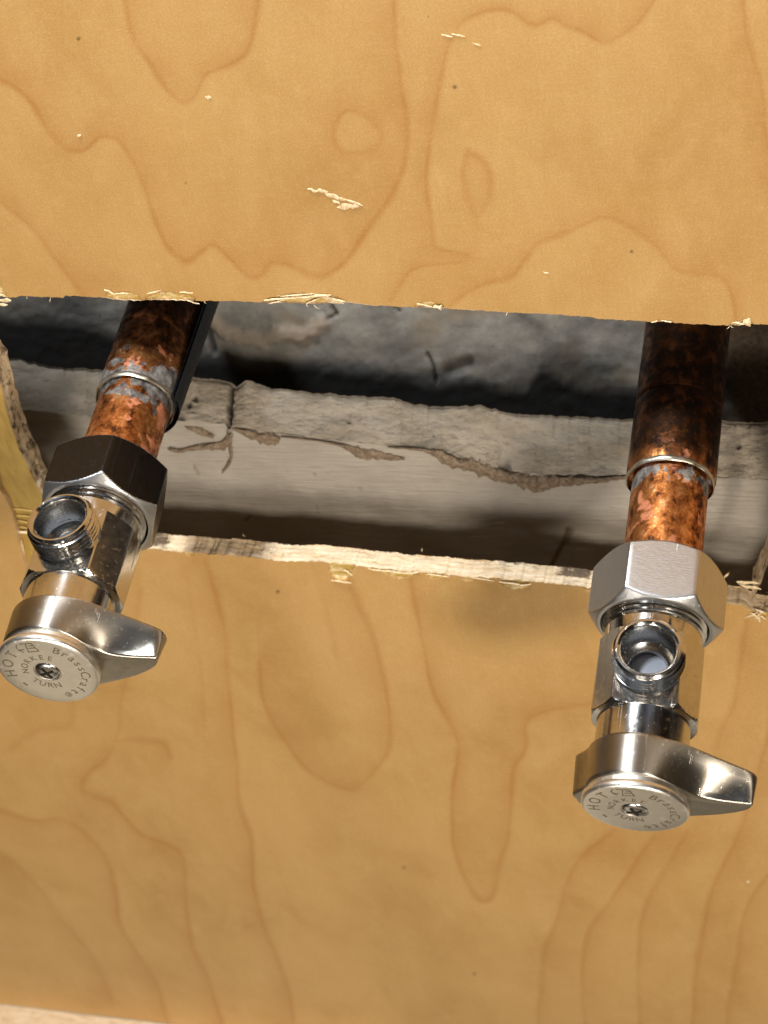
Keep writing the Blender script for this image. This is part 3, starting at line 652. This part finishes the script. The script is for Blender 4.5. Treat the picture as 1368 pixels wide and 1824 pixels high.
def build_pipe(name, label, M, mat, z_collar, z_nut, dark_strip, seed, rc):
    t = empty(name, label, 'pipe', M, 'copper supply pipes')
    rng = np.random.default_rng(seed)
    lathe('tube', [(z_collar - 3, 7.95, 0), (z_collar + 2, 7.95, 0), (z_nut - 1, 7.95, 0), (z_nut + 12, 7.95, 0)], mat, t, 96)
    zc = z_collar
    lathe('coupling', [(-75, rc, 0), (zc - 20.5, rc, 0), (zc - 19.4, rc, 0), (zc - 18.8, rc - .25, 0), (zc - 18.2, rc, 0), (zc - 17, rc, 0), (zc - 4, rc, 0), (zc - .9, rc, 0), (zc, rc - .3, 0), (zc + .1, 7.9, 0)], mat, t, 96)
    # uneven solder bead
    th = np.linspace(0, 2 * math.pi, 120, endpoint=False); V = []
    wob = .35 * fbm(th * 3, th * 0, 3, seed); wz = .3 * fbm(th * 2, th * 0, 3, seed + 2)
    wob[-12:] = wob[-12:] * np.linspace(1, 0, 12) + wob[0] * np.linspace(0, 1, 12); wz[-12:] = wz[-12:] * np.linspace(1, 0, 12) + wz[0] * np.linspace(0, 1, 12)
    for a in np.linspace(-.5, 1.5, 9):
        r = 7.95 + (rc - 7.95) * .55 + (.75 + 1.3 * wob) * math.sin(a * math.pi * .5 + .35) * .7; z = zc + .2 + 1.6 * wz + .8 * math.cos(a * math.pi * .5 + .35) * -1
        V.append(np.stack([r * np.sin(th), r * np.cos(th), z + 0 * th], 1))
    mesh_np('solder_ring', np.concatenate(V), grid_faces(9, len(th), wrap=True), SOLDER, t)
    if not dark_strip: return t
    a0, a1, r0, r1, z0, z1 = dark_strip
    th = np.linspace(math.radians(a0), math.radians(a1), 40); V = []
    for z, r in ((z0, r0), (z1, r1), (z1, r1 + .9), (z0, r0 + .9)): V.append(np.stack([r * np.sin(th), r * np.cos(th), z + 0 * th], 1))
    f = grid_faces(4, len(th)); 
    mesh_np('dark_side_strip', np.concatenate(V), f, MATT, t, sharp=40)  # near-black curved strip along one side of the pipe
    return t

def text_mesh(s, size):
    cu = bpy.data.curves.new('letter', 'FONT'); cu.body = s; cu.size = size * S; cu.extrude = .035 * S; cu.align_x = 'CENTER'; cu.align_y = 'CENTER'
    o = bpy.data.objects.new('letter', cu); sc.collection.objects.link(o)
    dg = bpy.context.evaluated_depsgraph_get(); me = bpy.data.meshes.new_from_object(o.evaluated_get(dg))
    V = np.array([v.co[:] for v in me.vertices]) / S if len(me.vertices) else np.zeros((0, 3)); Fc = [tuple(p.vertices) for p in me.polygons]
    bpy.data.objects.remove(o); bpy.data.curves.remove(cu); bpy.data.meshes.remove(me)
    return V, Fc
def arc_text(s, rad, a0, a1, size, inward=False):
    """letters along a circle, angles clockwise from the top in degrees"""
    Vs, Fs = [], []; base = 0
    for ch, a in zip(s, np.linspace(a0, a1, len(s))):
        if ch == ' ': continue
        V, Fc = text_mesh(ch, size)
        if not len(V): continue
        ar = math.radians(a); rot = -ar + (math.pi if inward else 0)
        c, s_ = math.cos(rot), math.sin(rot)
        Q = np.stack([V[:, 0] * c - V[:, 1] * s_ + rad * math.sin(ar), V[:, 0] * s_ + V[:, 1] * c + rad * math.cos(ar), V[:, 2]], 1)
        Vs.append(Q); Fs += [tuple(i + base for i in f) for f in Fc]; base += len(Q)
    return Vs, Fs, base

def build_valve(name, label, M):
    t = empty(name, label, 'stop valve', M, 'chrome angle stop valves')
    # compression nut
    hp = hex_poly(11.75); z0, z1 = 16.0, 29.6
    rows = [(z0 + 2.5, 8.05, 0), (z0 + .25, 8.05, 0), (z0, 8.5, 0), (z0, 11.2, 0), (z0 + .12, 11.5, 1)]
    for k in np.linspace(.06, 1, 10): rows.append((z0 + .12 + k * 1.5, 11.5 + k * 2.3, 1))
    rows += [(z0 + 4, 14.2, 1), (z1 - 4, 14.2, 1)]
    for k in np.linspace(1, 0.0, 12): rows.append((z1 - .12 - k * 1.9, 11.5 + k * 2.3, 1))
    rows += [(z1, 11.2, 0), (z1, 10.75, 0), (z1 - .5, 10.6, 0), (z1 - 3, 10.6, 0)]
    nut = lathe('compression_nut', rows, NUTM, t, 240, hp, sharp=24, p=90)
    nut.rotation_euler = (0, 0, -math.radians(4.4))
    # body: threaded neck, flatted block, stem housing - one casting
    bp = [(0, 8.75), (math.pi, 8.75), (math.pi / 2, 10.1), (-math.pi / 2, 10.1)]
    kx, ky = 10.1 - 6.15, 8.75 - 3.0
    ang = math.atan2(ky, kx); ds = (6.15 * math.sin(math.atan2(ky, kx)) + 8.75 * math.cos(math.atan2(ky, kx)))
    an = math.atan2(math.sin(ang), math.cos(ang))
    for sx_ in (1, -1):
        for sy_ in (1, -1):
            bp.append((math.atan2(sx_ * math.sin(an), sy_ * math.cos(an)), ds))
    rows = [(z1 - 3, 9.6, 0)]
    for zz in np.arange(z1 - 2.6, z1 + 1.0, .95): rows += [(zz, 9.75, 0), (zz + .3, 10.25, 0), (zz + .6, 9.75, 0)]
    rows += [(z1 + 1.7, 10.0, 0), (z1 + 2.0, 9.55, 0), (34.0, 9.45, 0), (34.4, 9.5, 1)]
    for k in np.linspace(0, 1, 6): rows.append((34.45 + k * .5, 9.9 + k * 1.0, 1))
    rows += [(zz, 11.4, 1) for zz in np.arange(36.2, 48.9, .22)]
    for k in np.linspace(1, 0, 6): rows.append((50.75 - k * .9, 9.95 + k * .95, 1))
    rows += [(50.85, 9.2, 0), (50.9, 8.95, 0), (51.2, 8.9, 0), (56.9, 8.9, 0), (57.3, 8.5, 0), (57.35, 7.4, 0), (60, 7.4, 0)]
    vb = lathe('valve_body', rows, CHROME, t, 288, bp, sharp=22, p=260)
    bmv = bmesh.new(); bmv.from_mesh(vb.data)      # the port under the outlet is open
    dead = [f for f in bmv.faces if all(v.co.y > 8 * S and math.hypot(v.co.x / S, v.co.z / S - 42.5) < 5.5 for v in f.verts)]
    bmesh.ops.delete(bmv, geom=dead, context='FACES'); bmv.to_mesh(vb.data); bmv.free()
    # threaded outlet, axis along local y
    outl = [(6.5, 6.3, 0), (8.7, 6.5, 0)]
    zz = 9.0
    while zz < 12.4: outl += [(zz, 5.95, 0), (zz + .38, 6.72, 0), (zz + .50, 6.72, 0), (zz + .88, 5.95, 0)]; zz += .93
    outl += [(zz, 6.05, 0), (zz + .25, 6.35, 0), (zz + .6, 6.35, 0), (zz + 1.0, 5.95, 0), (zz + 1.02, 5.6, 0), (zz + .8, 5.25, 0), (zz + .55, 5.05, 0)]
    o = lathe('threaded_outlet', outl, CHROME, t, 96, sharp=35)
    o.rotation_euler = (-math.pi / 2, 0, 0); o.location = (0, .8 * S, 42.1 * S); o.scale = (1.03, 1.03, 1.0)
    lathe('outlet_bore', [(zz + .55, 5.06, 0), (zz + .2, 4.9, 0), (zz - 5.6, 4.8, 0), (zz - 6.0, 4.4, 0), (zz - 6.6, 3.7, 0), (zz - 7.0, 3.5, 0), (zz - 9, 3.5, 0)], BORE, o, 96, sharp=35)
    sp = lathe('valve_seat', [(zz - 8.2, 3.52, 0), (zz - 7.9, 2.6, 0), (zz - 7.85, .02, 0)], WASH, o, 48)
    # pad the outlet stands on
    # handle: back outline and front outline share vertex count
    def outline(back):
        if back: P = [(-12.5, -2.2), (-12.2, -.9), (-10.9, .6), (-9.7, 2.4)] + [(9.9 * math.sin(math.radians(a)), 9.9 * math.cos(math.radians(a))) for a in (-72, -62, -52, -42, -32, -22, -12, -2, 8, 18)] + \
            [(5.6, 8.6), (8.5, 7.3), (11.5, 5.8), (14.5, 4.3), (17.5, 2.8), (20.3, 1.4), (21.4, .3), (21.7, -1.0), (21.2, -2.6), (19.0, -4.0), (16, -5.4), (13, -6.6), (10, -7.6), (7, -8.5)] + \
            [(9.9 * math.sin(math.radians(a)), 9.9 * math.cos(math.radians(a))) for a in (150, 162, 174, 186, 198, 210, 222, 232)] + [(-8.9, -6.3), (-10.6, -6.4), (-11.7, -5.6), (-12.0, -4.0)]
        else: P = [(-12.3, -2.8), (-12.0, -1.6), (-10.7, -.1), (-9.5, 1.8)] + [(9.7 * math.sin(math.radians(a)), 9.7 * math.cos(math.radians(a))) for a in (-72, -62, -52, -42, -32, -22, -12, -2, 8, 18)] + \
            [(5.0, 8.2), (7.1, 6.4), (9.1, 4.0), (11.5, 1.7), (14.5, .6), (17.6, .1), (20.3, -.2), (21.2, -.9), (20.3, -2.9), (18.4, -4.4), (15.6, -5.8), (12.7, -6.8), (9.8, -7.6), (6.9, -8.4)] + \
            [(9.7 * math.sin(math.radians(a)), 9.7 * math.cos(math.radians(a))) for a in (150, 162, 174, 186, 198, 210, 222, 232)] + [(-8.8, -6.2), (-10.5, -6.3), (-11.5, -5.6), (-11.8, -4.2)]
        return catmull(P, 4, closed=True)
    B, Fo = outline(True), outline(False)
    def zb(x): return 57.5 + np.clip((x - 8.5) / 13.2, 0, 1) * 2.0
    def zf(x): return 65.6 - np.clip((x - 8) / 13, 0, 1) * .2
    def inset(P, kk):
        nx_ = np.roll(P, -1, 0) - np.roll(P, 1, 0); nn = np.stack([nx_[:, 1], -nx_[:, 0]], 1); nn /= np.linalg.norm(nn, axis=1)[:, None] + 1e-9
        # clockwise outline: outward normal is (-dy, dx)
        return P + nn * kk
    loops = []
    c = np.array([0., 0.])
    def put(P, z): loops.append(np.stack([P[:, 0], P[:, 1], z], 1))
    put(B * 0 + c + (B * .02), zb(B[:, 0]) * 0 + 57.6)
    put(inset(B, .55), zb(B[:, 0])); put(inset(B, .18), zb(B[:, 0]) + .06); put(inset(B, .03), zb(B[:, 0]) + .25); put(B, zb(B[:, 0]) + .6)
    for k in (.25, .5, .72, .88, .96):
        Q = B * (1 - k) + Fo * k; bow = -.0 * Q; put(Q + bow, (zb(B[:, 0]) + .6) * (1 - k) + (zf(Fo[:, 0]) - .7) * k)
    put(Fo, zf(Fo[:, 0]) - .45); put(inset(Fo, .12), zf(Fo[:, 0]) - .18); put(inset(Fo, .40), zf(Fo[:, 0]) - .02); put(inset(Fo, .8), zf(Fo[:, 0]))
    put(Fo * .5, zf(Fo[:, 0]) * 0 + 65.6); put(Fo * .02, zf(Fo[:, 0]) * 0 + 65.6)
    hd = mesh_np('lever_handle', np.concatenate(loops), grid_faces(len(loops), len(B), wrap=True), SATIN, t, sharp=38)
    lathe('cap_plate', [(65.4, 9.2, 0), (66.5, 9.2, 0), (66.7, 9.7, 0), (67.0, 10.0, 0), (67.9, 10.05, 0), (68.25, 9.9, 0), (68.42, 9.6, 0), (68.5, 9.3, 0), (68.5, 6, 0), (68.5, 2.75, 0), (68.25, 2.62, 0), (68.2, 2.3, 0)], CAPM, hd, 128, sharp=50)
    V, Fc, base = [], [], 0
    for a in (arc_text('BrassCraft', 7.35, 33, 152, 2.7), arc_text('\u00ae', 7.35, 166, 166, 1.9), arc_text('HOT', 7.5, 268, 316, 3.1), arc_text('-', 7.3, 238, 238, 4.2),
              arc_text('NORKEE', 4.35, -86, 26, 1.9), arc_text('TURN', 4.35, 232, 172, 2.1, inward=True)):
        V += a[0]; Fc += [tuple(i + base for i in f) for f in a[1]]; base += a[2]
    V = np.concatenate(V)
    # arrow-and-box emblem at the top of the plate
    def bar(p, q, wd=.22):
        global_ = None
        p = np.array(p); q = np.array(q); dn = nrm(q - p); s_ = np.array([dn[1], -dn[0]]) * wd / 2
        c4 = [p - s_, p + s_, q + s_, q - s_]
        return np.array([[*k, .035] for k in c4] + [[*k, -.035] for k in c4])
    for p, q in (((-3.2, 8.4), (-3.6, 7.4)), ((-3.6, 7.4), (-2.6, 6.0)), ((-2.6, 8.5), (-.2, 8.7)), ((-.2, 8.7), (.6, 6.3)), ((.6, 6.3), (-1.6, 6.1)), ((-1.6, 6.1), (-1.4, 8.4)), ((-1.2, 7.2), (.1, 7.3)), ((-.9, 7.9), (-.1, 8.0)), ((-3.4, 6.6), (-2.2, 6.9))):
        b8 = bar(p, q); V = np.concatenate([V, b8]); Fc += [tuple(base + i for i in f) for f in ((0, 3, 2, 1), (4, 5, 6, 7), (0, 1, 5, 4), (1, 2, 6, 5), (2, 3, 7, 6), (3, 0, 4, 7))]; base += 8
    V[:, 2] += 68.5
    mesh_np('lettering', V, Fc, ENGRAVE_SHADE, hd, smooth=False)
    lathe('handle_screw', [(68.0, 2.6, 0), (68.45, 2.45, 0), (68.72, 2.0, 0), (68.9, 1.2, 0), (68.95, .02, 0)], SCREW, hd, 48, sharp=60)
    V, Fc = [], []
    for k in range(2):
        a = math.radians(20 + 90 * k); c_, s_ = math.cos(a), math.sin(a); b0 = len(V)
        for x, y, z in ((-1.5, -.28, 68.80), (1.5, -.28, 68.80), (1.5, .28, 68.80), (-1.5, .28, 68.80), (-1.5, -.28, 69.0), (1.5, -.28, 69.0), (1.5, .28, 69.0), (-1.5, .28, 69.0)): V.append((x * c_ - y * s_, x * s_ + y * c_, z + k * .004))
        Fc += [tuple(b0 + i for i in f) for f in ((0, 3, 2, 1), (4, 5, 6, 7), (0, 1, 5, 4), (1, 2, 6, 5), (2, 3, 7, 6), (3, 0, 4, 7))]
    mesh_np('screw_slot', V, Fc, SLOTM, hd, smooth=False)
    return t
def copy_tree(o, parent=None):
    c = o.copy(); sc.collection.objects.link(c); c.parent = parent
    for ch in list(o.children): copy_tree(ch, c)
    return c
COP_R = mat_copper('aged_copper', .0, (-14, 0), -3.5, 3.0, .55)
COP_L = mat_copper('aged_copper_soldered', .37, (-34, -3), -6, 7.0, .50)
build_pipe('copper_pipe', 'right copper pipe, nearly black above its solder ring and bright orange below', FR, COP_R, -6.0, 16, None, 21, 9.35)
build_pipe('copper_pipe', 'left copper pipe, rust brown with a grey smear above its tarnished solder ring', FL, COP_L, -6.0, 16, (80, 175, 9.0, 10.8, -5, -60), 33, 8.9)
def spin(M, deg): return M @ Matrix.Rotation(-math.radians(deg), 4, 'Z')
vr = build_valve('angle_stop_valve', 'right chrome angle stop valve whose compression nut shows a bright brushed flat in front', spin(FR, 5.0))
vl = copy_tree(vr); vl.matrix_world = spin(FL, 0.7)
vl['label'] = 'left chrome angle stop valve with dark nut, cut by the left edge of the picture'
for c in vl.children:
    if c.name.startswith('compression_nut'):
        # flats coloured nearly black as a painted dark reflection, chamfers left bright
        c.data = c.data.copy(); c.data.materials.clear(); c.data.materials.append(NUTD); c.data.materials.append(NUTM)
        c['label'] = 'hexagonal compression nut with a dark reflection painted on its flats and bright turned edges'
        for p in c.data.polygons:
            nz = abs(p.normal.z); p.material_index = 1 if nz > .30 else 0
        c.rotation_euler = (0, 0, -math.radians(26 - 30 - .7 - 5))
    if c.name.startswith('threaded_outlet'): c.location = (0, 1.0 * S, 42.0 * S)
    if c.name.startswith('lever_handle'): c.rotation_euler = (0, 0, math.radians(1))
for c in vr.children:
    if c.name.startswith('lever_handle'): c.rotation_euler = (0, 0, math.radians(5))
# join the two upper veneer sheets into one mesh
a, b = ups
me = a.data
if True:
    import bmesh
    bm = bmesh.new(); bm.from_mesh(b.data); bm.from_mesh(a.data); bmesh.ops.remove_doubles(bm, verts=bm.verts, dist=1e-6); bm.to_mesh(b.data); bm.free()
    bpy.data.objects.remove(a); b.name = 'upper_veneer'
